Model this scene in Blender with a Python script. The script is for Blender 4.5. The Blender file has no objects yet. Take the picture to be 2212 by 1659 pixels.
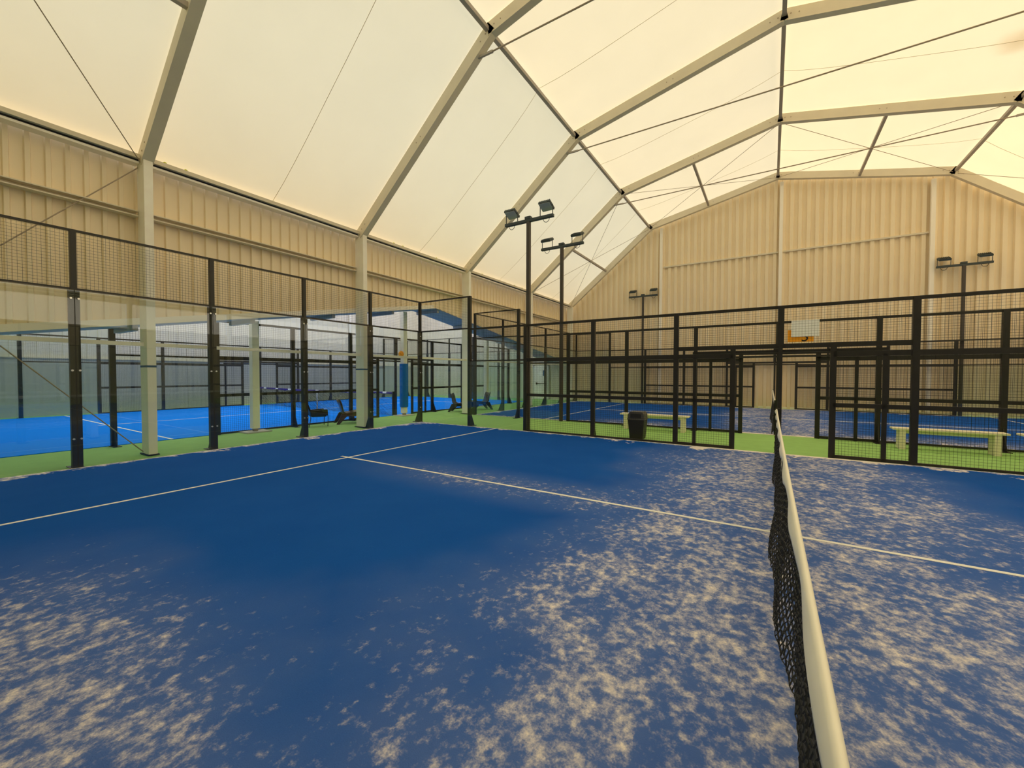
import bpy, math, random
from mathutils import Vector, Matrix
random.seed(7)
C = bpy.context.scene.collection
S = bpy.context.scene

# ------------------------------------------------------------------ camera, sky, sun, exposure
# world axes: X runs along the net away from the camera, Y along the court towards the glass wall, Z up
F, YAW, PITCH, ROLL, CAM = 881.36, 0.564, -0.0239, 0.0026, Vector((0.124, 0.171, 1.605))
fw = Vector((math.cos(PITCH)*math.cos(YAW), math.cos(PITCH)*math.sin(YAW), math.sin(PITCH)))
rt = fw.cross(Vector((0, 0, 1))).normalized(); up = rt.cross(fw)
r2 = math.cos(ROLL)*rt + math.sin(ROLL)*up
u2 = -math.sin(ROLL)*rt + math.cos(ROLL)*up
cd = bpy.data.cameras.new('camera'); cam = bpy.data.objects.new('camera', cd); C.objects.link(cam)
cd.sensor_fit = 'HORIZONTAL'; cd.sensor_width = 36.0; cd.lens = F/2212*36.0; cd.clip_start = 0.02; cd.clip_end = 300
cam.matrix_world = Matrix(((r2.x, u2.x, -fw.x, CAM.x), (r2.y, u2.y, -fw.y, CAM.y), (r2.z, u2.z, -fw.z, CAM.z), (0, 0, 0, 1)))
S.camera = cam
w = bpy.data.worlds.new('sky'); S.world = w; w.use_nodes = True
bg = w.node_tree.nodes['Background']; bg.inputs[0].default_value = (0.90, 0.97, 1.08, 1); bg.inputs[1].default_value = 1.62
sl = bpy.data.lights.new('sun', 'SUN'); sl.energy = 3.3; sl.angle = 0.02; sl.color = (1.0, 0.62, 0.16)
sun = bpy.data.objects.new('sun', sl); C.objects.link(sun)
sun.rotation_euler = Vector((0.10, 0.82, -0.57)).to_track_quat('-Z', 'Y').to_euler()
S.view_settings.view_transform = 'Standard'; S.view_settings.look = 'None'
S.view_settings.gamma = 1.0; S.view_settings.use_curve_mapping = False
S.view_settings.exposure = 0.0
S.cycles.transparent_max_bounces = 40; S.cycles.max_bounces = 14; S.cycles.diffuse_bounces = 6

# ------------------------------------------------------------------ materials
def mat(name, col, rough=0.6, metal=0.0, spec=0.4, noise=None, bump=None, sheen=0.0):
    m = bpy.data.materials.new(name); m.use_nodes = True
    nt = m.node_tree; b = nt.nodes['Principled BSDF']
    b.inputs['Base Color'].default_value = (*col, 1); b.inputs['Roughness'].default_value = rough
    b.inputs['Metallic'].default_value = metal; b.inputs['Specular IOR Level'].default_value = spec
    b.inputs['Sheen Weight'].default_value = sheen
    if noise:
        sc, amt = noise
        g = nt.nodes.new('ShaderNodeNewGeometry'); n = nt.nodes.new('ShaderNodeTexNoise')
        n.inputs['Scale'].default_value = sc; n.inputs['Detail'].default_value = 5
        nt.links.new(g.outputs['Position'], n.inputs['Vector'])
        mx = nt.nodes.new('ShaderNodeMix'); mx.data_type = 'RGBA'
        mx.inputs[6].default_value = (*[c*(1-amt) for c in col], 1); mx.inputs[7].default_value = (*[min(1, c*(1+amt)) for c in col], 1)
        nt.links.new(n.outputs['Fac'], mx.inputs[0]); nt.links.new(mx.outputs[2], b.inputs['Base Color'])
    if bump:
        g = nt.nodes.new('ShaderNodeNewGeometry'); n = nt.nodes.new('ShaderNodeTexNoise')
        n.inputs['Scale'].default_value = bump[0]; n.inputs['Detail'].default_value = 3
        bp = nt.nodes.new('ShaderNodeBump'); bp.inputs['Strength'].default_value = bump[1]; bp.inputs['Distance'].default_value = 0.01
        nt.links.new(g.outputs['Position'], n.inputs['Vector']); nt.links.new(n.outputs['Fac'], bp.inputs['Height'])
        nt.links.new(bp.outputs['Normal'], b.inputs['Normal'])
    return m

def srgb(r, g, b):
    f = lambda c: (c/255/12.92) if c/255 <= 0.04045 else ((c/255+0.055)/1.055)**2.4
    return (f(r), f(g), f(b))

class NT:
    """small helper that wires math nodes"""
    def __init__(s, nt): s.nt = nt
    def m(s, op, a, b=None, c=None, clamp=False):
        n = s.nt.nodes.new('ShaderNodeMath'); n.operation = op; n.use_clamp = clamp
        for i, v in enumerate((a, b, c)):
            if v is None: continue
            if isinstance(v, (int, float)): n.inputs[i].default_value = v
            else: s.nt.links.new(v, n.inputs[i])
        return n.outputs[0]
    def ss(s, v, lo, hi):
        n = s.nt.nodes.new('ShaderNodeMapRange'); n.interpolation_type = 'SMOOTHSTEP'
        for k, q in (('Value', v), ('From Min', lo), ('From Max', hi)):
            if isinstance(q, (int, float)): n.inputs[k].default_value = q
            else: s.nt.links.new(q, n.inputs[k])
        return n.outputs[0]
    def noise(s, vec, sc, det=4, rough=0.55, off=None):
        n = s.nt.nodes.new('ShaderNodeTexNoise'); n.inputs['Scale'].default_value = sc
        n.inputs['Detail'].default_value = det; n.inputs['Roughness'].default_value = rough
        if off:
            a = s.nt.nodes.new('ShaderNodeVectorMath'); a.inputs[1].default_value = off
            s.nt.links.new(vec, a.inputs[0]); vec = a.outputs[0]
        s.nt.links.new(vec, n.inputs['Vector']); return n.outputs['Fac']
    def mix(s, f, a, b):
        n = s.nt.nodes.new('ShaderNodeMix'); n.data_type = 'RGBA'
        for i, v in ((0, f), (6, a), (7, b)):
            if isinstance(v, tuple): n.inputs[i].default_value = (*v, 1)
            elif isinstance(v, (int, float)): n.inputs[i].default_value = v
            else: s.nt.links.new(v, n.inputs[i])
        return n.outputs[2]

def court_mat(name, off):
    """blue artificial turf with worn-in sand; local x 0..10 across, y -10..10 along the court"""
    m = bpy.data.materials.new(name); m.use_nodes = True; nt = m.node_tree; h = NT(nt); b = nt.nodes['Principled BSDF']
    tc = nt.nodes.new('ShaderNodeTexCoord'); P = tc.outputs['Object']
    sp = nt.nodes.new('ShaderNodeSeparateXYZ'); nt.links.new(P, sp.inputs[0]); X, Y = sp.outputs[0], sp.outputs[1]
    low = h.m('SUBTRACT', h.noise(P, 0.55, 3, 0.5, off), 0.5)
    ay = h.m('ABSOLUTE', Y)
    dn = h.ss(h.m('ADD', ay, h.m('MULTIPLY', low, 3.0)), 2.9, 0.9)          # dense beside the net
    dl = h.ss(h.m('ADD', X, h.m('MULTIPLY', low, 2.2)), 2.0, 0.4)           # and along the near side
    dl = h.m('MULTIPLY', dl, h.ss(ay, 6.6, 4.2))
    dc = h.m('MULTIPLY', h.ss(h.m('ABSOLUTE', h.m('SUBTRACT', X, 5.0)), 1.0, 0.1), h.ss(ay, 7.2, 4.0))   # along the centre line
    d = h.m('MAXIMUM', h.m('MAXIMUM', dn, dl), h.m('MULTIPLY', dc, 0.72))
    cl = h.ss(h.noise(P, 1.9, 4, 0.6, (9, 4, off[2])), 0.30, 0.66)                                       # loose drifts
    d = h.m('MULTIPLY', d, h.m('ADD', 0.70, h.m('MULTIPLY', cl, 0.34)), clamp=True)
    ed = h.m('MINIMUM', h.m('SUBTRACT', 10.0, ay), h.m('MINIMUM', X, h.m('SUBTRACT', 10.0, X)))
    en = h.noise(P, 2.2, 4, 0.6, (3, 7, 1))
    edge = h.ss(h.m('SUBTRACT', ed, h.m('MULTIPLY', h.ss(en, 0.48, 0.75), 0.5)), 0.20, 0.03)
    n1 = h.noise(P, 9.0, 5, 0.6, off); n2 = h.noise(P, 25.0, 4, 0.6, (5, 1, 2)); n3 = h.noise(P, 95.0, 3, 0.6)
    n = h.m('ADD', h.m('ADD', h.m('MULTIPLY', n1, 0.50), h.m('MULTIPLY', n2, 0.37)), h.m('MULTIPLY', n3, 0.13))
    thr = h.m('SUBTRACT', 0.70, h.m('MULTIPLY', d, 0.235))
    thr = h.m('SUBTRACT', thr, h.m('MULTIPLY', edge, 0.30))
    f = h.ss(n, h.m('SUBTRACT', thr, 0.06), h.m('ADD', thr, 0.23))
    f = h.m('MULTIPLY', f, h.m('ADD', 0.78, h.m('MULTIPLY', n3, 0.36)), clamp=True)
    blue = h.mix(h.noise(P, 1.3, 3), srgb(14, 84, 178), srgb(30, 98, 192))
    blue = h.mix(h.m('MULTIPLY', n3, 0.5), blue, srgb(4, 66, 154))
    blue = h.mix(h.m('MULTIPLY', d, 0.42), blue, srgb(128, 146, 194))                                    # dusty pile
    col = h.mix(f, blue, srgb(255, 246, 238))
    nt.links.new(col, b.inputs['Base Color']); b.inputs['Roughness'].default_value = 0.85
    b.inputs['Specular IOR Level'].default_value = 0.06
    bp = nt.nodes.new('ShaderNodeBump'); bp.inputs['Strength'].default_value = 0.5; bp.inputs['Distance'].default_value = 0.006
    nt.links.new(h.noise(P, 160, 2), bp.inputs['Height']); nt.links.new(bp.outputs[0], b.inputs['Normal'])
    return m

def fabric_mat(name, T, R, stain=None):
    """white PVC roof fabric: lets part of the daylight through, scatters the rest back"""
    m = bpy.data.materials.new(name); m.use_nodes = True; nt = m.node_tree; h = NT(nt)
    nt.nodes.remove(nt.nodes['Principled BSDF']); out = nt.nodes['Material Output']
    tr = nt.nodes.new('ShaderNodeBsdfTranslucent'); df = nt.nodes.new('ShaderNodeBsdfDiffuse'); ad = nt.nodes.new('ShaderNodeAddShader')
    g = nt.nodes.new('ShaderNodeNewGeometry'); P = g.outputs['Position']
    var = h.noise(P, 0.8, 4, 0.6)
    ct = h.mix(var, tuple(c*0.94 for c in T), tuple(min(1, c*1.06) for c in T))
    if stain:
        vd = nt.nodes.new('ShaderNodeVectorMath'); vd.operation = 'DISTANCE'; vd.inputs[1].default_value = stain
        nt.links.new(P, vd.inputs[0])
        q = h.ss(h.m('ADD', vd.outputs['Value'], h.m('MULTIPLY', var, 0.6)), 1.0, 0.35)
        ct = h.mix(h.m('MULTIPLY', q, 0.7), ct, (0.24, 0.15, 0.045))
    nt.links.new(ct, tr.inputs[0]); df.inputs[0].default_value = (*R, 1)
    nt.links.new(tr.outputs[0], ad.inputs[0]); nt.links.new(df.outputs[0], ad.inputs[1]); nt.links.new(ad.outputs[0], out.inputs[0])
    return m

def glass_mat(name, tint, refl=1.0):
    m = bpy.data.materials.new(name); m.use_nodes = True; nt = m.node_tree
    nt.nodes.remove(nt.nodes['Principled BSDF']); out = nt.nodes['Material Output']
    t = nt.nodes.new('ShaderNodeBsdfTransparent'); t.inputs[0].default_value = (*tint, 1)
    gl = nt.nodes.new('ShaderNodeBsdfGlossy'); gl.inputs['Roughness'].default_value = 0.0
    h = NT(nt); ge = nt.nodes.new('ShaderNodeNewGeometry'); dt = nt.nodes.new('ShaderNodeVectorMath'); dt.operation = 'DOT_PRODUCT'
    nt.links.new(ge.outputs['Incoming'], dt.inputs[0]); nt.links.new(ge.outputs['Normal'], dt.inputs[1])
    c5 = h.m('POWER', h.m('SUBTRACT', 1.0, h.m('ABSOLUTE', dt.outputs['Value']), clamp=True), 5.0)
    fr = h.m('MULTIPLY', h.m('ADD', 0.04, h.m('MULTIPLY', c5, 0.96)), refl, clamp=True)   # Schlick, the same from both sides
    mx = nt.nodes.new('ShaderNodeMixShader'); nt.links.new(fr, mx.inputs[0])
    nt.links.new(t.outputs[0], mx.inputs[1]); nt.links.new(gl.outputs[0], mx.inputs[2]); nt.links.new(mx.outputs[0], out.inputs[0])
    return m

M = dict(
    black=mat('black powder coat', (0.028, 0.026, 0.021), 0.45, noise=(6, 0.3)),
    blackb=mat('black wire', (0.014, 0.015, 0.013), 0.5),
    steel=mat('bolt steel', (0.75, 0.75, 0.72), 0.3, 1.0),
    beam=mat('cream frame paint', srgb(226, 216, 192), 0.55, noise=(3, 0.08)),
    purlin=mat('grey purlin', srgb(176, 166, 154), 0.5, noise=(3, 0.1)),
    cable=mat('steel cable', srgb(170, 154, 132), 0.5),
    clad=mat('beige wall sheet', srgb(245, 229, 196), 0.55, noise=(1.2, 0.05)),
    post=mat('pale post paint', srgb(252, 246, 232), 0.5),
    column=mat('column paint', srgb(254, 246, 230), 0.6, noise=(4, 0.08)),
    clad2=mat('grey wall sheet', srgb(222, 218, 208), 0.6, noise=(1.2, 0.05)),
    lower=mat('grey lower wall', srgb(182, 184, 180), 0.8, noise=(2, 0.08)),
    soffit=mat('slate blue soffit', srgb(168, 174, 184), 0.6),
    green=mat('green turf', srgb(156, 204, 118), 0.9, noise=(3, 0.12), bump=(150, 0.4)),
    blue=mat('bright blue turf', (0.0, 0.22, 1.0), 0.95, spec=0.1, noise=(2, 0.05), bump=(150, 0.3)),
    line=mat('white line turf', (0.88, 0.88, 0.84), 0.85, noise=(20, 0.08)),
    tape=mat('white net tape', (0.94, 0.92, 0.80), 0.5, noise=(9, 0.05)),
    purple=mat('purple tape', srgb(52, 36, 130), 0.5),
    white=mat('white paint', (0.85, 0.84, 0.80), 0.5),
    paper=mat('white paper', (0.95, 0.95, 0.97), 0.7),
    orange=mat('orange card', srgb(250, 165, 20), 0.6),
    ink=mat('black ink', (0.02, 0.015, 0.01), 0.6),
    bench=mat('cream bench wood', srgb(252, 242, 212), 0.55, noise=(8, 0.08)),
    bin=mat('charcoal plastic', srgb(54, 52, 48), 0.5),
    lid=mat('grey plastic', srgb(96, 94, 88), 0.45),
    blackp=mat('black plastic', (0.012, 0.012, 0.012), 0.4),
    brown=mat('brown plastic', srgb(70, 44, 22), 0.3),
    pad=mat('blue pad', srgb(0, 110, 200), 0.5),
    lampg=mat('floodlight housing', srgb(62, 72, 74), 0.5),
    lens=mat('floodlight lens', (0.55, 0.57, 0.55), 0.15),
    concrete=mat('pale concrete', srgb(190, 190, 180), 0.9, noise=(9, 0.1)),
    ball=mat('yellow ball felt', srgb(190, 200, 40), 0.9),
    tapeb=mat('blue tape', srgb(50, 95, 140), 0.6),
    pole=mat('hazed pole paint', srgb(74, 68, 62), 0.5),  # lightened brown-grey: haze of the bright backdrop is put into the colour
    seam=mat('fabric seam', srgb(214, 200, 170), 0.8),
    nearw=mat('dark brown sheet', srgb(70, 62, 52), 0.7),
    dark=mat('dark gap', (0.02, 0.02, 0.025), 0.7),
    court1=court_mat('sanded blue turf', (0, 0, 0)), court2=court_mat('sanded blue turf far', (31, 17, 5)),
    roof=fabric_mat('warm roof fabric', (0.455, 0.392, 0.252), (0.52, 0.49, 0.44), (15.5, -4.9, 9.6)),
    roof2=fabric_mat('cool roof fabric', (0.90, 0.88, 0.82), (0.08, 0.08, 0.08)),
    glass=glass_mat('court glass', (0.93, 0.96, 0.94), 1.15),
)

# ------------------------------------------------------------------ mesh helpers
class MB:
    def __init__(s): s.v = []; s.f = []
    def quadbox(s, c):
        i = len(s.v); s.v += [tuple(p) for p in c]
        s.f += [(i, i+3, i+2, i+1), (i+4, i+5, i+6, i+7), (i, i+1, i+5, i+4), (i+1, i+2, i+6, i+5), (i+2, i+3, i+7, i+6), (i+3, i, i+4, i+7)]
        return s
    def box(s, x0, y0, z0, x1, y1, z1):
        return s.quadbox([(x0, y0, z0), (x1, y0, z0), (x1, y1, z0), (x0, y1, z0), (x0, y0, z1), (x1, y0, z1), (x1, y1, z1), (x0, y1, z1)])
    def bar(s, p, q, wd, dp, upv=(0, 0, 1)):
        p, q = Vector(p), Vector(q); d = (q-p).normalized(); a = d.cross(Vector(upv))
        if a.length < 1e-4: a = d.cross(Vector((1, 0, 0)))
        a.normalize(); b = a.cross(d).normalized(); a *= wd/2; b *= dp/2
        return s.quadbox([p-a-b, p+a-b, p+a+b, p-a+b, q-a-b, q+a-b, q+a+b, q-a+b])
    def tube(s, pts, r, n=8, cap=True):
        pts = [Vector(p) for p in pts]; rings = []
        rr = r if isinstance(r, (list, tuple)) else [r]*len(pts)
        prev = None
        for k, p in enumerate(pts):
            d = (pts[min(k+1, len(pts)-1)]-pts[max(k-1, 0)]).normalized()
            a = d.cross(Vector((0, 0, 1))) if prev is None else prev-d*prev.dot(d)
            if a.length < 1e-3: a = d.cross(Vector((1, 0, 0)))
            a.normalize(); prev = a; b = d.cross(a); i = len(s.v)
            s.v += [tuple(p+(a*math.cos(t)+b*math.sin(t))*rr[k]) for t in (2*math.pi*j/n for j in range(n))]
            rings.append(i)
        for i0, i1 in zip(rings, rings[1:]):
            s.f += [(i0+j, i0+(j+1) % n, i1+(j+1) % n, i1+j) for j in range(n)]
        if cap:
            s.f += [tuple(rings[0]+j for j in reversed(range(n))), tuple(rings[-1]+j for j in range(n))]
        return s
    def prism(s, poly, axis, a0, a1):
        """poly of 2D points swept along axis 0/1/2 from a0 to a1"""
        def put(p, a):
            return (a, p[0], p[1]) if axis == 0 else ((p[0], a, p[1]) if axis == 1 else (p[0], p[1], a))
        i = len(s.v); n = len(poly)
        s.v += [put(p, a0) for p in poly]+[put(p, a1) for p in poly]
        s.f += [tuple(range(i+n-1, i-1, -1)), tuple(range(i+n, i+2*n))]
        s.f += [(i+j, i+(j+1) % n, i+n+(j+1) % n, i+n+j) for j in range(n)]
        return s
    def sphere(s, c, r, nu=12, nv=7):
        c = Vector(c); i = len(s.v)
        s.v.append(tuple(c+Vector((0, 0, -r))))
        for a in range(1, nv):
            t = math.pi*a/nv
            s.v += [tuple(c+Vector((math.sin(t)*math.cos(2*math.pi*k/nu), math.sin(t)*math.sin(2*math.pi*k/nu), -math.cos(t)))*r) for k in range(nu)]
        s.v.append(tuple(c+Vector((0, 0, r)))); top = len(s.v)-1
        for k in range(nu):
            s.f.append((i, i+1+(k+1) % nu, i+1+k)); o = i+1+(nv-2)*nu; s.f.append((top, o+k, o+(k+1) % nu))
        for a in range(nv-2):
            o = i+1+a*nu
            s.f += [(o+k, o+(k+1) % nu, o+nu+(k+1) % nu, o+nu+k) for k in range(nu)]
        return s
    def me(s, name, m, smooth=False):
        d = bpy.data.meshes.new(name); d.from_pydata(s.v, [], s.f); d.update()
        d.materials.append(M[m] if isinstance(m, str) else m)
        if smooth: d.polygons.foreach_set('use_smooth', [True]*len(d.polygons))
        return d
    def build(s, name, m, parent=None, loc=(0, 0, 0), smooth=False, bevel=0.0):
        return put(name, s.me(name, m, smooth), parent, loc, bevel)

def put(name, data, parent=None, loc=(0, 0, 0), bevel=0.0, rz=0.0):
    o = bpy.data.objects.new(name, data); C.objects.link(o); o.location = loc; o.rotation_euler.z = rz
    if parent: o.parent = parent
    if bevel:
        b = o.modifiers.new('bevel', 'BEVEL'); b.width = bevel; b.segments = 2; b.limit_method = 'ANGLE'
    return o
def empty(name, loc=(0, 0, 0), rz=0.0):
    o = bpy.data.objects.new(name, None); C.objects.link(o); o.location = loc; o.rotation_euler.z = rz; o.empty_display_size = 0.2
    return o
def tag(o, label, cat, group=None):
    o['label'] = label; o['category'] = cat
    if group: o['group'] = group
    return o
def struct(o, label=None):
    o['kind'] = 'structure'
    if label: o['label'] = label
    return o
CACHE = {}
def cached(key, fn):
    if key not in CACHE: CACHE[key] = fn()
    return CACHE[key]

# ------------------------------------------------------------------ the hall: floor
FR = [-6.85, -1.9, 3.08, 8.03, 13.0, 18.0, 23.0]           # portal frame positions along X
fl = MB().box(-7.4, -11.2, -0.3, 23.7, 23.6, 0.0).build('floor', 'green')
struct(fl, 'bright green turf floor around the courts')
def surface(m, loc, rz, label):
    # y 0 is the net line
    o = MB().box(0, -10, 0.0, 10, 10, 0.012).build('court_surface', m, fl, loc); o.rotation_euler.z = rz; o['label'] = label
    for y in (-6.95, 6.95):
        MB().box(0.0, y-0.025, 0.0125, 10.0, y+0.025, 0.0155).build('court_line', 'line', o)
    MB().box(4.975, -7.15, 0.0125, 5.025, 7.15, 0.0158).build('court_line', 'line', o)
    return o
surface('court1', (0, 0, 0), 0, 'dark blue sanded turf of the nearest court')
surface('court2', (13, 0, 0), 0, 'dark blue sanded turf of the court by the end wall')
AU, AV = 11.0, 12.4                                         # annex court: centre along X, near edge along Y
surface('blue', (AU, AV, 0), math.pi/2, 'vivid clean blue turf of the side hall court')

# ------------------------------------------------------------------ ribbed cladding
def sheets(parent, axis, plane, inward, s0, s1, pitch, rib, dep, zb, zt, m, per=3, name='cladding_sheet'):
    """vertical ribbed sheets; axis 0 runs along X (plane is Y), axis 1 along Y (plane is X)"""
    n = max(1, round((s1-s0)/pitch)); p = (s1-s0)/n; i = 0
    while i < n:
        k = min(per, n-i); mb = MB(); prof = []
        for j in range(k):
            a = s0+(i+j)*p
            prof += [(a, 0), (a+p-rib*1.25, 0), (a+p-rib*1.05, dep), (a+p-rib*0.2, dep)]
        prof.append((s0+(i+k)*p, 0))
        for s_, d_ in prof:
            q = plane+inward*d_
            for z in (zb(s_), zt(s_)):
                mb.v.append((s_, q, z) if axis == 0 else (q, s_, z))
        for j in range(len(prof)-1):
            mb.f.append((2*j, 2*j+2, 2*j+3, 2*j+1))
        mb.build(name, m, parent); i += k

EAVE, AN, AP = (10.62, 5.86), (5.85, 9.76), (0.0, 11.06)     # roof profile nodes (y, z)
def roofz(y):
    y = abs(y)
    if y <= AN[0]: return AP[1]+(AN[1]-AP[1])*y/AN[0]
    return AN[1]+(EAVE[1]-AN[1])*(y-AN[0])/(EAVE[0]-AN[0])
GA, GZ = 11.6, 4.07                                         # top of the gable-shaped opening to the side hall
def gable(u): return GZ-(GA-u)*0.175 if u < GA else GZ-(u-GA)*0.148

wl = empty('wall_left', (0, 10.8, 0)); struct(wl, 'beige ribbed wall above the opening to the side hall')
def P0(o):  # helper: children given in world coordinates
    class K: pass
    return o
def world_child(o, parent): o.location = Vector(o.location)-parent.location; return o
class Off:
    pass
# cladding of the left wall (child coordinates are relative to the empty, so shift the plane)
sheets(wl, 0, 0.0, -1, -7.1, -0.9, 0.24, 0.06, 0.035, lambda s: 0.0, lambda s: 5.7, 'clad', 4)
bk = [-0.9, 3.08, 8.03, GA, 13.0, 18.0, 23.5]
for a, b in zip(bk, bk[1:]):
    sheets(wl, 0, 0.0, -1, a, b, 0.24, 0.07, 0.05, gable, lambda s: 5.7, 'clad', 4)
# pale flashing along the left slope of the opening
MB().prism([(-0.9, gable(-0.9)), (GA-0.2, gable(GA-0.2)), (GA-0.2, gable(GA-0.2)+0.13), (-0.9, gable(-0.9)+0.13)], 1, -0.06, -0.03).build('flashing', 'post', wl)

wr = empty('wall_right', (0, -10.8, 0)); struct(wr, 'beige ribbed wall on the far side with a translucent strip under the eave')
sheets(wr, 0, 0.0, 1, -7.1, 23.5, 0.24, 0.055, 0.035, lambda s: 0.0, lambda s: 4.15, 'clad', 8)
for a, b in zip(FR, FR[1:]):
    MB().box(a+0.08, -0.01, 4.15, b-0.08, 0.0, 5.5).build('clerestory_panel', 'roof2', wr)
MB().box(-7.0, -0.05, 5.5, 23.5, 0.05, 5.85).build('eave_board', 'clad', wr)

we = empty('wall_end', (23.5, 0, 0)); struct(we, 'tall beige ribbed gable end wall')
GP = [-10.75, -5.3, -0.16, 5.27, 10.75]
for a, b in zip(GP, GP[1:]):
    sheets(we, 1, 0.0, -1, a, b, 0.315, 0.15, 0.09, lambda s: 0.0, lambda s: roofz(s)-0.12, 'clad', 3)
MB().box(-0.075, -10.7, 0.0, -0.045, 10.7, 0.09).build('skirting', 'post', we)
wn = empty('wall_near', (-7.2, 0, 0)); struct(wn, 'dark brown ribbed wall behind the camera')  # out of view; dark colour chosen to cut light on faces turned this way
sheets(wn, 1, 0.0, 1, -10.75, 10.75, 0.315, 0.15, 0.09, lambda s: 0.0, lambda s: roofz(s)-0.12, 'nearw', 6)

# ------------------------------------------------------------------ roof fabric
ce = empty('ceiling', (0, 0, 0)); struct(ce, 'cream translucent fabric roof stretched over the frames')
PROF = [EAVE, AN, AP, (-AN[0], AN[1]), (-EAVE[0], EAVE[1])]
FE = FR[:-1]+[23.55]; FE[0] = -7.2
for a, b in zip(FE, FE[1:]):
    for (y0, z0), (y1, z1) in zip(PROF, PROF[1:]):
        mb = MB(); N = 10
        nrm = Vector((0, z0-z1, y1-y0)).normalized()
        if nrm.z > 0: nrm = -nrm
        for i in range(N+1):
            for j in range(N+1):
                s, t = i/N, j/N
                sag = 0.11*(1-(2*s-1)**2)*(1-(2*t-1)**4)
                mb.v.append((a+(b-a)*s, y0+(y1-y0)*t+nrm.y*sag, z0+(z1-z0)*t+nrm.z*sag))
        for i in range(N):
            for j in range(N):
                k = i*(N+1)+j; mb.f.append((k, k+1, k+N+2, k+N+1))
        pn = mb.build('roof_panel', 'roof', ce, smooth=True)
        i = N//2                                             # weld seam along the middle of the bay
        pts = [Vector(mb.v[i*(N+1)+j])+nrm*0.012 for j in range(N+1)]
        MB().tube(pts, 0.005, 5).build('seam', 'seam', pn)

# ------------------------------------------------------------------ portal frames
FLAB = ['cream portal frame behind the camera at the near end wall', 'cream portal frame just behind the camera', 'nearest cream portal frame in view, its column behind the first glass panels',
        'second cream portal frame from the left, running up to the top edge', 'third cream portal frame from the left, with a long tie rod',
        'fourth cream portal frame, last before the end wall', 'cream portal frame lying against the gable end wall']
def off_line(p, q, d):
    """segment moved inwards (down) by d"""
    n = Vector((0, p[1]-q[1], q[0]-p[0])).normalized()
    if n.z > 0: n = -n
    return n*d
for k, u in enumerate(FR):
    e = tag(empty('portal_frame', (u, 0, 0)), FLAB[k], 'frame', 'portal frames of the hall')
    wd, dp = 0.15, 0.30
    for sgn in (1, -1):
        c = MB().box(-0.07, min(sgn*10.3, sgn*10.66), 0.03, 0.07, max(sgn*10.3, sgn*10.66), 5.72).build('column', 'column', e, bevel=0.006)
        MB().box(-0.09, min(sgn*10.27, sgn*10.72), 0.012, 0.09, max(sgn*10.27, sgn*10.72), 0.03).build('base_plate', 'dark', e)
        if sgn > 0 and k in (2, 3):
            MB().box(-0.073, 10.296, 1.72, 0.073, 10.67, 1.76).build('tape_band', 'tapeb', c)
        E2, A2, P2 = (sgn*(EAVE[0]-0.02), EAVE[1]-0.0), (sgn*AN[0], AN[1]), (0.0, AP[1])
        for p, q in ((E2, A2), (A2, P2)):
            o1 = off_line(p, q, dp/2+0.02); P_, Q_ = Vector((0, p[0], p[1]))+o1, Vector((0, q[0], q[1]))+o1
            d = (Q_-P_).normalized()
            r = MB()
            nn = o1.normalized()
            r.bar(P_-d*0.02, Q_+d*0.03, wd, dp, -nn)
            ro = r.build('rafter', 'beam', e, bevel=0.008)
            MB().bar(P_-d*0.02+nn*(dp/2+0.006), Q_+nn*(dp/2+0.006), wd+0.03, 0.012, -nn).build('lower_flange', 'beam', ro)
            for t in (0.03, 0.06, 0.5, 0.53, 0.94, 0.97):
                b = P_.lerp(Q_, t)
                MB().tube([b-Vector((wd/2+0.006, 0, 0)), b-Vector((wd/2-0.02, 0, 0))], 0.016, 6).build('bolt', 'cable', ro)
        # tie rod bracket
        if 0 < k < 6:
            br = Vector((0, sgn*5.98, 9.22))
            m = MB().bar(Vector((0, sgn*6.22, 9.12)), Vector((0, sgn*5.72, 9.10)), 0.05, 0.05)
            m.bar(Vector((0, sgn*6.16, 9.14)), Vector((0, sgn*6.12, 9.34)), 0.12, 0.03, (1, 0, 0))
            m.build('tie_bracket', 'purlin', e)
    if 0 < k < 6:
        MB().tube([(0, 5.75, 9.10), (0, 0, 9.10), (0, -5.75, 9.10)], 0.018, 6).build('tie_rod', 'cable', e)

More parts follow.
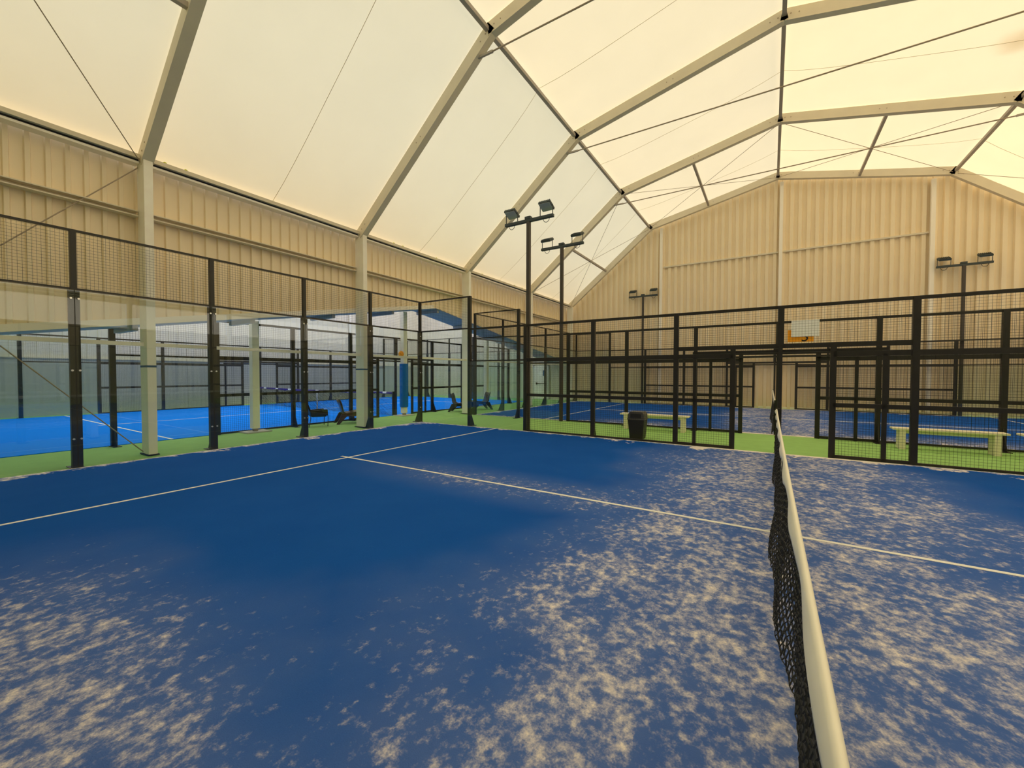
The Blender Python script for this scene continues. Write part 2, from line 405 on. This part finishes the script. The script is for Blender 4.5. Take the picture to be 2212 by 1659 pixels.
# ------------------------------------------------------------------ purlins, eave beams, wall rails
def purlin(y, z, lab, u0=-7.0, u1=23.4, r=0.05, grp='roof purlins'):
    o = MB().box(u0, y-r, z-r, u1, y+r, z+r).build('roof_purlin', 'purlin', bevel=0.006); tag(o, lab, 'purlin', grp); return o
purlin(AN[0]-0.02, AN[1]-0.16, 'grey roof purlin at the left bend of the roof')
purlin(0.0, AP[1]-0.17, 'grey ridge purlin running straight overhead at the roof peak')
purlin(-AN[0]+0.02, AN[1]-0.16, 'grey roof purlin at the right bend of the roof')
MIDL = {('e', 1): 'short grey strut of the last bay low on the left roof slope', ('a', 1): 'short grey strut of the last bay left of the ridge',
        ('a', -1): 'short grey strut of the last bay right of the ridge', ('e', -1): 'short grey strut of the last bay low on the right roof slope'}
for (a, b, where) in ((18.06, 22.95, 'last'), (-1.85, 3.02, 'first')):
    for sgn in (1, -1):
        for seg, (p, q) in (('e', (EAVE, AN)), ('a', (AN, AP))):
            y, z = sgn*(p[0]+q[0])/2, (p[1]+q[1])/2-0.26
            o = MB().box(a, y-0.045, z-0.045, b, y+0.045, z+0.045).build('roof_strut', 'purlin'); lab = MIDL[(seg, sgn)]
            tag(o, lab if where == 'last' else lab.replace('last bay', 'bay above the camera'), 'strut', 'roof struts of the braced bays')
            for d in (0, 1):
                pa = Vector((a if d else b, sgn*p[0]*0.985, p[1]-0.22)); qa = Vector((b if d else a, sgn*q[0], q[1]-0.28))
                c = MB().tube([pa, qa], 0.009, 5).build('brace_cable', 'cable')
                side = 'left' if sgn > 0 else 'right'; part = 'lower' if seg == 'e' else 'upper'
                tag(c, f'thin cable on the {part} {side} roof slope, {"last bay" if where == "last" else "bay overhead"}, {"rising away" if d else "rising nearer"}', 'cable', 'roof brace cables')
for d in (0, 1):
    c = MB().tube([(3.02, 10.6, 5.6 if d else 0.05), (-1.85, 10.6, 0.05 if d else 5.6)], 0.011, 6).build('brace_cable', 'cable')
    tag(c, 'steel wall brace cable from the top of the nearest column down to the left' if d else 'steel wall brace cable from the foot of the nearest column up to the left', 'cable', 'wall brace cables')
for sgn, side in ((1, 'left'), (-1, 'right')):
    for a, b, i in [(x+0.08, y-0.08, j) for j, (x, y) in enumerate(zip(FR, FR[1:]))]:
        e = empty('eave_beam', ((a+b)/2, sgn*10.6, 5.6)); h = (b-a)/2
        MB().box(-h, -0.16, 0.12, h, 0.12, 0.20).build('top_lip', 'beam', e)
        MB().box(-h, -0.08, 0.075, h, 0.10, 0.12).build('gap_shade_strip', 'dark', e)  # shade of the recess under the lip, put in as a near-black strip
        MB().box(-h, -0.11, 0.035, h, 0.10, 0.075).build('cream_strip', 'post', e)
        tag(e, f'cream eave beam on top of the {side} wall, ' + ['behind the camera at the near end', 'behind the camera', 'between the two nearest columns', 'between the second and third column in view', 'between the third and fourth column in view', 'next to the end wall'][i], 'beam', f'eave beams of the {side} wall')
WR = ['behind the camera at the near end', 'left of the nearest column', 'right of the nearest column', 'right of the second column', 'right of the third column', 'beside the end wall']
for i, (a, b) in enumerate(zip(FR, FR[1:])):
    o = MB().box(a+0.08, 10.58, 4.65, b-0.08, 10.74, 4.67)
    o.box(a+0.08, 10.72, 4.67, b-0.08, 10.74, 4.74).box(a+0.08, 10.58, 4.74, b-0.08, 10.74, 4.76)
    tag(o.build('wall_rail', 'beam'), 'cream channel rail along the upper left wall, '+WR[i], 'rail', 'upper wall rails')
    if i > 0:
        o = MB().box(a+0.075, 10.42, 2.13, b-0.075, 10.50, 2.20)
        tag(o.build('cross_rail', 'post'), 'slim cream rail between columns at door height, '+WR[i], 'rail', 'lower cross rails')

# gable posts and rails of the end wall
for y, lab in ((5.27, 'pale gable post left of the ridge on the end wall'), (-0.16, 'pale gable post under the ridge on the end wall'), (-5.3, 'pale gable post right of the ridge on the end wall')):
    o = MB().box(23.25, y-0.07, 0.0, 23.40, y+0.07, roofz(y)-0.35).build('gable_post', 'post', bevel=0.005); tag(o, lab, 'post', 'gable posts')
for a, b, lab in ((-0.05, 5.17, 'left'), (-5.2, -0.26, 'right')):
    o = MB().box(23.36, a, 7.40, 23.46, b, 7.47).build('gable_rail', 'beam'); tag(o, f'slim cream rail across the end wall just {lab} of the ridge post', 'rail', 'end wall rails')

# ------------------------------------------------------------------ side hall (annex)
wa = empty('wall_annex_back', (0, 23.3, 0)); struct(wa, 'grey back wall of the side hall')
sheets(wa, 0, 0.0, -1, -1.0, 23.4, 0.33, 0.08, 0.035, lambda s: 2.15, lambda s: 8.0, 'clad2', 4)
for i in range(8):
    MB().box(-1.0+i*3.05+0.004, -0.10, 0.0, -1.0+(i+1)*3.05-0.004, 0.0, 2.15).build('lower_panel', 'lower', wa)
MB().box(-1.0, -0.14, 2.15, 23.4, 0.0, 2.19).build('ledge', 'concrete', wa)
MB().tube([(16.9, -0.12, 2.2), (16.9, -0.12, 7.9)], 0.07, 10).build('downpipe', 'white', wa)
wb = empty('wall_annex_end', (23.4, 0, 0)); struct(wb, 'grey end wall of the side hall')
sheets(wb, 1, 0.0, -1, 10.86, 23.3, 0.33, 0.08, 0.035, lambda s: 0.0, lambda s: 8.0, 'clad2', 4)
wc = empty('wall_annex_near', (-1.0, 0, 0)); struct(wc, 'grey near wall of the side hall')
sheets(wc, 1, 0.0, 1, 10.86, 23.3, 0.33, 0.08, 0.035, lambda s: 0.0, lambda s: 8.0, 'clad2', 6)
wd_ = MB().prism([(-1.0, gable(-1.0)), (GA, gable(GA)), (23.4, gable(23.4)), (23.4, 8.0), (-1.0, 8.0)], 1, 12.0, 12.04).build('wall_annex_front', 'clad2'); struct(wd_, 'front wall of the side hall above the opening')
mb = MB(); mb.v = [(-1.0, 12.0, 8.0), (23.4, 12.0, 8.0), (23.4, 23.3, 8.0), (-1.0, 23.3, 8.0)]; mb.f = [(0, 1, 2, 3)]
ca = mb.build('ceiling_annex', 'roof2'); struct(ca, 'pale translucent roof of the side hall')
# soffit between the two halls
so = empty('trim_1', (GA, 11.4, GZ)); struct(so, 'slate blue sloping soffit between the two halls')
for (a, b) in ((-1.0, GA), (GA, 23.4)):
    za, zb_ = gable(a)-GZ, gable(b)-GZ
    MB().quadbox([(a-GA, -0.56, za), (b-GA, -0.56, zb_), (b-GA, 0.62, zb_), (a-GA, 0.62, za), (a-GA, -0.56, za+0.05), (b-GA, -0.56, zb_+0.05), (b-GA, 0.62, zb_+0.05), (a-GA, 0.62, za+0.05)]).build('soffit_panel', 'soffit', so)
for i in range(-5, 6):
    u = GA+i*2.2+0.2; z = gable(u)-GZ
    MB().box(u-GA-0.05, -0.5, z-0.11, u-GA+0.05, 0.6, z-0.005).build('batten', 'soffit', so)
# annex columns
for i, (u, lab) in enumerate(((5.8, 'grey column on a square foot in front of the side hall court, nearest one'), (11.2, 'column wrapped in a bright blue pad beside the side hall court'), (16.6, 'farthest grey column in front of the side hall court'))):
    e = tag(empty('side_column', (u, 12.1, 0)), lab, 'column', 'columns of the side hall')
    MB().box(-0.09, -0.08, 0.10, 0.09, 0.10, gable(u)-0.02).build('shaft', 'column', e, bevel=0.006)
    MB().box(-0.05, -0.05, 0.03, 0.05, 0.05, 0.10).build('foot_stub', 'cable', e)
    MB().box(-0.32, -0.26, 0.0, 0.32, 0.26, 0.03).build('base_plate', 'concrete', e)
    if i == 1:
        MB().tube([(0, 0.01, 0.33), (0, 0.01, 0.35), (0, 0.01, 1.98), (0, 0.01, 2.0)], [0.15, 0.165, 0.165, 0.15], 12).build('column_pad', 'pad', e, smooth=False)
st = MB()
for k in range(7):
    t = 2*math.pi*k/7; st.sphere((0.075*math.cos(t), 0, 0.075*math.sin(t)), 0.05, 8, 5)
st.sphere((0, -0.02, 0), 0.06, 8, 5)
o = st.build('wall_ornament', 'orange', loc=(10.98, 12.02, 2.36), smooth=True); tag(o, 'small orange flower-shaped ornament on the padded column', 'ornament')
# emergency door in the side hall end wall
dr = empty('door_1', (23.3, 12.6, 0)); struct(dr, 'pale emergency door with a push bar and a round white sticker')
MB().box(-0.06, -0.5, 0.02, 0.0, 0.5, 2.12).build('leaf', 'white', dr, bevel=0.01)
m = MB().box(-0.04, -0.58, 0.0, 0.02, -0.5, 2.2).box(-0.04, 0.5, 0.0, 0.02, 0.58, 2.2).box(-0.04, -0.58, 2.12, 0.02, 0.58, 2.2); m.build('door_frame', 'concrete', dr)
MB().tube([(-0.11, -0.38, 1.02), (-0.11, 0.3, 1.02)], 0.02, 8).box(-0.13, -0.42, 0.96, -0.06, -0.34, 1.08).box(-0.13, 0.28, 0.96, -0.06, 0.34, 1.08).build('push_bar', 'blackp', dr)
MB().tube([(-0.068, 0.02, 1.66), (-0.06, 0.02, 1.66)], 0.15, 20).build('sticker', 'paper', dr)
MB().box(-0.066, -0.30, 1.5, -0.06, -0.14, 1.86).build('notice', 'tapeb', dr)

# ------------------------------------------------------------------ court fences
def mesh_panel(wd, ht, cell=0.05, r=0.0014):
    def fn():
        mb = MB(); nx, nz = round(wd/cell), round(ht/cell)
        for i in range(nx+1):
            x = wd*i/nx; mb.f += [tuple(len(mb.v)+q for q in f) for f in ((0, 1, 5, 4), (1, 2, 6, 5), (2, 3, 7, 6), (3, 0, 4, 7))]
            mb.v += [(x-r, -r, 0), (x+r, -r, 0), (x+r, r, 0), (x-r, r, 0), (x-r, -r, ht), (x+r, -r, ht), (x+r, r, ht), (x-r, r, ht)]
        for i in range(nz+1):
            z = ht*i/nz; mb.f += [tuple(len(mb.v)+q for q in f) for f in ((0, 1, 5, 4), (1, 2, 6, 5), (2, 3, 7, 6), (3, 0, 4, 7))]
            mb.v += [(0, r, z-r), (0, 3*r, z-r), (0, 3*r, z+r), (0, r, z+r), (wd, r, z-r), (wd, 3*r, z-r), (wd, 3*r, z+r), (wd, r, z+r)]
        return mb.me('mesh_panel', 'blackb')
    return cached(('mesh', wd, ht), fn)
def glass_panel(wd, ht): return cached(('glass', wd, ht), lambda: MB().box(0.006, -0.006, 0.02, wd-0.006, 0.006, ht-0.005).me('glass_panel', 'glass'))
def post_mesh(h_low, h_top, wl_=0.13, wu=0.075, foot=True):
    def fn():
        mb = MB().box(-wl_/2, 0.012, 0.0, wl_/2, 0.10, h_low)
        if h_top > h_low: mb.box(-wu/2, 0.012, h_low, wu/2, 0.09, h_top)
        if foot:
            mb.prism([(0.10, 0.0), (0.30, 0.0), (0.10, 0.48)], 0, -0.006, 0.006)
            mb.box(-wl_/2-0.02, 0.0, 0.0, wl_/2+0.02, 0.32, 0.012)
        return mb.me('post', 'black')
    return cached(('post', h_low, h_top, wl_, wu, foot), fn)
def rail(p, x0, x1, z, hh, yy=0.05, dep=0.05):
    d = cached(('rail', round(x1-x0, 3), hh, dep), lambda: MB().box(0, -dep/2, -hh/2, x1-x0, dep/2, hh/2).me('rail', 'black'))
    return put('rail', d, p, (x0, yy, z))
def stile(p, x, z0, z1, wd=0.06):
    d = cached(('stile', round(z1-z0, 3), wd), lambda: MB().box(-wd/2, -0.025, 0, wd/2, 0.025, z1-z0).me('stile', 'black'))
    return put('stile', d, p, (x, 0.05, z0))
BOLT = cached('bolt', lambda: MB().tube([(0, -0.022, 0), (0, -0.006, 0)], 0.016, 8).me('bolt', 'steel'))
def back_wall(loc, rz, label, bolts=False):
    e = tag(empty('glass_back_wall', loc, rz), label, 'glass wall', 'glass back walls')
    for i in range(6):
        po = put('post', post_mesh(3.0, 4.0), e, (2.0*i, 0, 0))
        if bolts:
            for z in (0.5, 1.65, 2.85):
                for s in (-0.045, 0.045): put('bolt', BOLT, po, (s, 0, z))
    for i in range(5):
        put('glass_panel', glass_panel(2.0, 3.0), e, (2.0*i, 0, 0)); put('mesh_panel', mesh_panel(2.0, 1.0), e, (2.0*i, 0.04, 3.0))
        rail(e, 2.0*i, 2.0*i+2.0, 3.985, 0.035); rail(e, 2.0*i, 2.0*i+2.0, 3.01, 0.04)
    return e
def side_fence(loc, rz, label, gates=True):
    e = tag(empty('side_fence', loc, rz), label, 'fence', 'court side fences')
    for s in (-1, 1):
        put('post', post_mesh(4.0, 4.0, 0.10), e, (8.0*s, 0, 0))
        for x in (6.0, 4.0, 2.0): put('post', post_mesh(3.0, 3.0, 0.10, foot=x < 5), e, (x*s, 0, 0))
        a = 8.0 if s > 0 else -10.0
        put('glass_panel', glass_panel(2.0, 3.0), e, (a, 0, 0)); put('mesh_panel', mesh_panel(2.0, 1.0), e, (a, 0.04, 3.0))
        rail(e, a, a+2, 3.985, 0.035); rail(e, a, a+2, 3.01, 0.04)
        a = 6.0 if s > 0 else -8.0
        put('glass_panel', glass_panel(2.0, 2.0), e, (a, 0, 0)); put('mesh_panel', mesh_panel(2.0, 1.0), e, (a, 0.04, 2.0))
        rail(e, a, a+2, 2.985, 0.05); rail(e, a, a+2, 2.01, 0.04)
        for x in (4.0, 2.0):
            a = x if s > 0 else -x-2
            for z in (0.0, 1.0, 2.0): put('mesh_panel', mesh_panel(2.0, 1.0), e, (a, 0.04, z))
            rail(e, a, a+2, 2.975, 0.06); rail(e, a, a+2, 2.01, 0.10); rail(e, a, a+2, 1.03, 0.08); rail(e, a, a+2, 0.03, 0.04)
        # entrance: fixed screen, opening, overhead beam
        a = 0.85 if s > 0 else -2.0
        for z in (0.0, 1.0): put('mesh_panel', mesh_panel(1.15, 1.0), e, (a, 0.04, z))
        rail(e, a, a+1.15, 2.01, 0.10); rail(e, a, a+1.15, 1.03, 0.08); rail(e, a, a+1.15, 0.04, 0.06)
        stile(e, 0.85*s, 0.0, 2.15, 0.10); stile(e, 1.6*s, 0.0, 2.0, 0.07)
        a = 0.0 if s > 0 else -2.0
        rail(e, a, a+2, 2.19, 0.09); rail(e, a, a+2, 2.975, 0.06)
        a = 0.0 if s > 0 else -1.65
        rail(e, a, a+1.65, 2.09, 0.05, 0.09)
        a = 0.0 if s > 0 else -2.0
        put('mesh_panel', mesh_panel(2.0, 0.75), e, (a, 0.04, 2.22))
    put('post', cached('midpost', lambda: MB().box(-0.055, 0.012, 2.2, 0.055, 0.10, 3.0).box(-0.035, 0.012, 0.0, 0.035, 0.08, 2.2).me('post', 'black')), e)
    return e
H = math.pi/2
back_wall((0, 10, 0), 0, 'long glass back wall of the nearest court, along the left', True)
back_wall((10, -10, 0), math.pi, 'glass back wall at the other end of the nearest court, beyond the right edge')
side_fence((10, 0, 0), -H, 'black mesh side fence with entrance across the nearest court, facing the camera')
side_fence((0, 0, 0), H, 'black mesh side fence behind the camera')
back_wall((13, 10, 0), 0, 'glass back wall of the far court beside the left wall')
back_wall((23, -10, 0), math.pi, 'glass back wall of the far court beyond the right edge')
side_fence((23, 0, 0), -H, 'black mesh side fence standing against the end wall')
side_fence((13, 0, 0), H, 'black mesh side fence of the far court, behind the benches')
back_wall((AU+10, AV+10, 0), -H, 'glass back wall at the far end of the side hall court')
back_wall((AU-10, AV, 0), H, 'glass back wall at the near end of the side hall court')
side_fence((AU, AV, 0), math.pi, 'black side fence of the side hall court beside the grey columns')
side_fence((AU, AV+10, 0), 0, 'black side fence along the back of the side hall court')

# ------------------------------------------------------------------ nets
def net_top(x): return 0.88+0.04*((x-5)/5)**2
def billow(x, t):
    """sideways bulge of the loose netting, t 0 top .. 1 bottom"""
    b = 0.03*math.sin(x*1.9+0.6)+0.025*math.sin(x*4.3+1.0)+0.06*math.exp(-((x-4.6)/1.6)**2)
    return 0.05+t*(0.02+max(-0.03, b))*math.sin(min(1, t*0.9+0.1)*math.pi*0.62)
def net_mesh():
    mb = MB(); nx, nz = 270, 24; P = []
    for i in range(nx+1):
        x = 0.06+9.88*i/nx; row = []
        for j in range(nz+1):
            t = j/nz; ht = net_top(x)-0.03
            z = ht*(1-t)+0.02*t+0.012*math.sin(x*7+j)*t
            row.append(Vector((x+0.012*math.sin(j*1.3+i*0.7), billow(x, t)+0.008*math.sin(i*1.1+j*2.1), max(0.02, z))))
        P.append(row)
    r = 0.0034
    def seg(p, q):
        d = (q-p).normalized(); a = d.cross(Vector((0, 1, 0)))
        if a.length < 1e-3: a = Vector((1, 0, 0))
        a.normalize(); b = d.cross(a); i = len(mb.v)
        for c in (p, q): mb.v.extend([tuple(c+a*r), tuple(c+b*r), tuple(c-a*r), tuple(c-b*r)])
        mb.f.extend([(i+k, i+(k+1) % 4, i+4+(k+1) % 4, i+4+k) for k in range(4)])
    for i in range(nx+1):
        for j in range(nz+1):
            if i < nx: seg(P[i][j], P[i+1][j])
            if j < nz: seg(P[i][j], P[i][j+1])
    return mb.me('netting', 'blackb')
def tape_mesh():
    mb = MB(); n = 160; prof = []
    for i in range(n+1):
        x = 0.05+9.9*i/n; zt = net_top(x); y = 0.05
        drop = 0.076+0.012*math.sin(x*5.1)+0.008*math.sin(x*11.7+1)
        out = 0.016+0.016*(0.5+0.5*math.sin(x*5.1+0.8))
        ring = [(y-0.010-0.004, zt-0.055), (y-0.012, zt-0.012), (y-0.006, zt), (y+0.006, zt), (y+0.014, zt-0.010), (y+out, zt-drop*0.6), (y+out*0.9, zt-drop)]
        prof.append(len(mb.v)); mb.v += [(x, a, b) for a, b in ring]
    k = 7
    for a, b in zip(prof, prof[1:]): mb.f += [(a+j, b+j, b+j+1, a+j+1) for j in range(k-1)]
    return mb
NETD = net_mesh()
def net(loc, rz, label, ads=False):
    e = tag(empty('padel_net', loc, rz), label, 'net', 'padel nets')
    n = put('netting', NETD, e); n['kind'] = 'stuff'
    tm = tape_mesh()
    t = tm.build('net_tape', 'purple' if ads else 'tape', e, smooth=True)
    so_ = t.modifiers.new('thickness', 'SOLIDIFY'); so_.thickness = 0.002
    if ads:
        for i in range(9):
            x = 0.5+i*1.12
            MB().box(x-0.10, 0.03, net_top(x)-0.062, x+0.10, 0.082, net_top(x)+0.003).build('white_square', 'paper', t)
    MB().tube([(0.02+9.96*i/40, 0.05, net_top(0.02+9.96*i/40)-0.012) for i in range(41)], 0.005, 6).build('net_cable', 'steel', e)
    for x in (0.045, 9.955):
        p = MB().box(x-0.04, -0.01, 0.0, x+0.04, 0.07, 0.93).build('net_post', 'black', e, bevel=0.005)
    MB().box(4.975, 0.035, 0.014, 5.025, 0.065, net_top(5)-0.05).build('centre_strap', 'tape' if not ads else 'white', e)
    return e
net((0, 0, 0), 0, 'nearest padel net with slack white tape and sagging black netting')
net((13, 0, 0), 0, 'padel net of the far court, seen through the entrance')
net((AU, AV, 0), H, 'padel net of the side hall court with purple and white tape', True)

# ------------------------------------------------------------------ floodlight poles (crossbar runs along Y)
def light_pole(loc, label, aim):
    e = tag(empty('floodlight_pole', loc), label, 'light pole', 'floodlight poles')
    MB().box(-0.05, -0.05, 0.0, 0.05, 0.05, 5.9).build('pole', 'pole', e, bevel=0.006)
    MB().prism([(-0.78, 5.90), (0.78, 5.90), (0.78, 5.98), (-0.78, 5.98)], 0, -0.05, 0.05).build('crossbar', 'lampg', e, bevel=0.006)
    MB().box(-0.06, -0.08, 5.98, 0.06, 0.1, 6.05).build('junction_box', 'lampg', e)
    for s in (-1, 1):
        f = MB().box(-0.16, -0.18, -0.035, 0.16, 0.18, 0.035).build('floodlight', 'lampg', e, (0, 0.56*s, 6.24), bevel=0.01)
        f.rotation_euler.y = 0.42*aim
        MB().box(-0.14, -0.16, -0.045, 0.14, 0.16, -0.034).build('lens', 'lens', f)
        fin = MB()
        for k in range(7): fin.box(-0.15, -0.15+k*0.05-0.004, 0.034, 0.15, -0.15+k*0.05+0.004, 0.06)
        fin.build('cooling_fins', 'lampg', f)
        y = 0.56*s
        m = MB().box(-0.012, y-0.2, 5.98, 0.012, y-0.185, 6.25).box(-0.012, y+0.185, 5.98, 0.012, y+0.2, 6.25).box(-0.012, y-0.2, 5.98, 0.012, y+0.2, 5.992)
        m.build('yoke', 'lampg', e)
        pts = [(0.0, y+0.10*math.cos(t), 5.92-0.13*math.sin(t)) for t in [math.pi*k/8 for k in range(9)]]
        MB().tube(pts, 0.008, 5).build('cable_loop', 'blackp', e)
    return e
light_pole((10.2, 6.0, 0), 'tall floodlight pole at the nearest court, left one in front of the roof', 1)
light_pole((12.8, 6.2, 0), 'second tall floodlight pole at the far court, just right of the nearest pole', -1)
light_pole((23.17, 6.18, 0), 'floodlight pole in front of the end wall, left of the ridge post', -1)
light_pole((23.17, -6.18, 0), 'floodlight pole in front of the end wall, right of the ridge post', -1)
light_pole((10.2, -6.0, 0), 'floodlight pole at the nearest court beyond the right edge', -1)
light_pole((12.8, -6.2, 0), 'floodlight pole at the far court beyond the right edge', 1)

# ------------------------------------------------------------------ gangway: benches, bin, signs
def bench(y0, y1, label, u=12.22):
    L = abs(y1-y0)/2; e = tag(empty('bench', (u, (y0+y1)/2, 0)), label, 'bench', 'cream benches in the gangway')
    MB().box(-0.16, -L, 0.42, 0.16, L, 0.46).build('seat', 'bench', e, bevel=0.008)
    for s in (-1, 1):
        y = s*(L-0.16); MB().box(-0.15, y-0.05, 0.0, 0.15, y+0.05, 0.42).build('leg', 'bench', e, bevel=0.006)
    MB().box(-0.02, -L+0.2, 0.34, 0.02, L-0.2, 0.42).build('apron', 'bench', e)
    return e
bench(2.03, 3.93, 'cream bench behind the black bin left of the entrance')
bench(-3.83, -2.11, 'cream bench right of the entrance')
bench(-5.75, -4.0, 'cream bench cut off by the right edge of the picture')
e = tag(empty('litter_bin', (10.47, 2.97, 0)), 'black square litter bin with grey flap lid by the fence', 'bin')
def frustum(a0, b0, a1, b1, z0, z1):
    return MB().quadbox([(-a0, -b0, z0), (a0, -b0, z0), (a0, b0, z0), (-a0, b0, z0), (-a1, -b1, z1), (a1, -b1, z1), (a1, b1, z1), (-a1, b1, z1)])
frustum(0.15, 0.16, 0.185, 0.20, 0.0, 0.48).build('body', 'bin', e, bevel=0.012)
frustum(0.195, 0.21, 0.195, 0.21, 0.48, 0.515).build('rim', 'lid', e, bevel=0.008)
MB().prism([(-0.20, 0.515), (0.20, 0.515), (0.195, 0.62), (0.15, 0.68), (-0.15, 0.68), (-0.195, 0.62)], 0, -0.18, 0.18).build('lid', 'lid', e, bevel=0.01)
MB().box(-0.19, -0.13, 0.535, -0.178, 0.13, 0.63).build('flap', 'bin', e)

e = tag(empty('number_card', (12.88, -0.47, 2.60)), 'orange card with a black number 5 behind the white sheet', 'sign')
MB().box(0, -0.27, -0.15, 0.008, 0.27, 0.16).build('card', 'orange', e)
fc = bpy.data.curves.new('five', 'FONT'); fc.body = '5'; fc.size = 0.34; fc.align_x = 'CENTER'; fc.extrude = 0.002
fo = bpy.data.objects.new('five', fc); C.objects.link(fo); bpy.context.view_layer.update()
fm = bpy.data.meshes.new_from_object(fo.evaluated_get(bpy.context.evaluated_depsgraph_get())); bpy.data.objects.remove(fo)
fm.materials.clear(); fm.materials.append(M['ink'])
d5 = put('numeral', fm, e, (-0.004, -0.09, -0.135)); d5.rotation_euler = (math.pi/2, 0, -H)
sh = MB().box(0, -0.29, 0.0, 0.004, 0.29, 0.42).build('paper_sheet', 'paper', loc=(12.86, -0.56, 2.58)); tag(sh, 'blank white paper sheet hung above the entrance of the far court', 'paper')

# ------------------------------------------------------------------ chairs on the green strip
def shell_chair(loc, rz, label, m):
    """low moulded lounge chair: curved seat-and-back shell, flared side legs"""
    e = tag(empty('lounge_chair', loc, rz), label, 'chair', 'lounge chairs on the green strip')
    prof = [(0.36, 0.36), (0.30, 0.385), (0.0, 0.34), (-0.22, 0.31), (-0.30, 0.36), (-0.40, 0.62), (-0.46, 0.76)]
    mb = MB(); n = 7
    for x, z in prof:
        for j in range(n):
            t = j/(n-1)*2-1; w_ = 0.31 if z < 0.5 else 0.29-(z-0.5)*0.10
            mb.v.append((x+0.05*t*t*(z > 0.45), t*w_, z+0.035*t*t))
    for i in range(len(prof)-1):
        for j in range(n-1): k = i*n+j; mb.f.append((k, k+1, k+n+1, k+n))
    s = mb.build('shell', m, e, smooth=True); q = s.modifiers.new('thickness', 'SOLIDIFY'); q.thickness = 0.025
    for sd in (-1, 1):
        y = sd*0.30
        MB().prism([(0.42, 0.0), (0.33, 0.0), (0.16, 0.24), (-0.22, 0.24), (-0.44, 0.0), (-0.53, 0.0), (-0.36, 0.34), (0.28, 0.37)], 1, y-0.02, y+0.02).build('side_leg', m, e, bevel=0.005)
    return e
def arm_chair(loc, rz, label):
    e = tag(empty('arm_chair', loc, rz), label, 'chair'); e.scale = (0.8, 0.8, 0.82)
    MB().box(-0.25, -0.26, 0.36, 0.27, 0.26, 0.46).build('seat', 'blackp', e, bevel=0.02)
    MB().quadbox([(-0.27, -0.26, 0.42), (-0.21, -0.26, 0.42), (-0.21, 0.26, 0.42), (-0.27, 0.26, 0.42), (-0.42, -0.25, 0.84), (-0.36, -0.25, 0.84), (-0.36, 0.25, 0.84), (-0.42, 0.25, 0.84)]).build('backrest', 'blackp', e, bevel=0.015)
    for s in (-1, 1):
        y = 0.29*s
        MB().quadbox([(-0.30, y-0.025, 0.40), (0.30, y-0.025, 0.40), (0.30, y+0.025, 0.40), (-0.30, y+0.025, 0.40), (-0.32, y-0.025, 0.60), (0.28, y-0.025, 0.63), (0.28, y+0.025, 0.63), (-0.32, y+0.025, 0.60)]).build('armrest', 'blackp', e, bevel=0.015)
        MB().tube([(0.29, y, 0.62), (0.31, y, 0.30), (0.30, y, 0.0)], 0.014, 7).build('leg', 'blackp', e)
        MB().tube([(-0.29, y, 0.60), (-0.30, y, 0.30), (-0.36, y, 0.0)], 0.014, 7).build('leg', 'blackp', e)
    return e
arm_chair((7.5, 11.9, 0.0), -0.35, 'black armchair with thin legs standing at the side hall court fence')
shell_chair((8.62, 11.75, 0.0), -0.45, 'brown glossy lounge chair beside the second cream column', 'brown')
shell_chair((13.75, 11.35, 0.0), -1.1, 'low dark lounge chair seen through the glass corner, left one', 'blackp')
shell_chair((15.05, 11.35, 0.0), 2.6, 'low dark lounge chair seen through the glass corner, right one', 'blackp')

# ------------------------------------------------------------------ balls caught on the eave beam
for i, (u, lab) in enumerate(((3.42, 'nearest the first column'), (3.77, 'second from the first column'), (9.35, 'first right of the second column'), (9.73, 'second right of the second column'),
                              (11.35, 'halfway between second and third column'), (14.15, 'right of the third column'), (16.75, 'left of the nearest light pole'), (17.45, 'at the nearest light pole'))):
    o = MB().sphere((0, 0, 0), 0.034).build('padel_ball', 'ball', loc=(u, 10.56, 5.834), smooth=True)
    tag(o, 'yellow ball stuck on the left eave beam, '+lab, 'ball', 'balls on the eave beam')
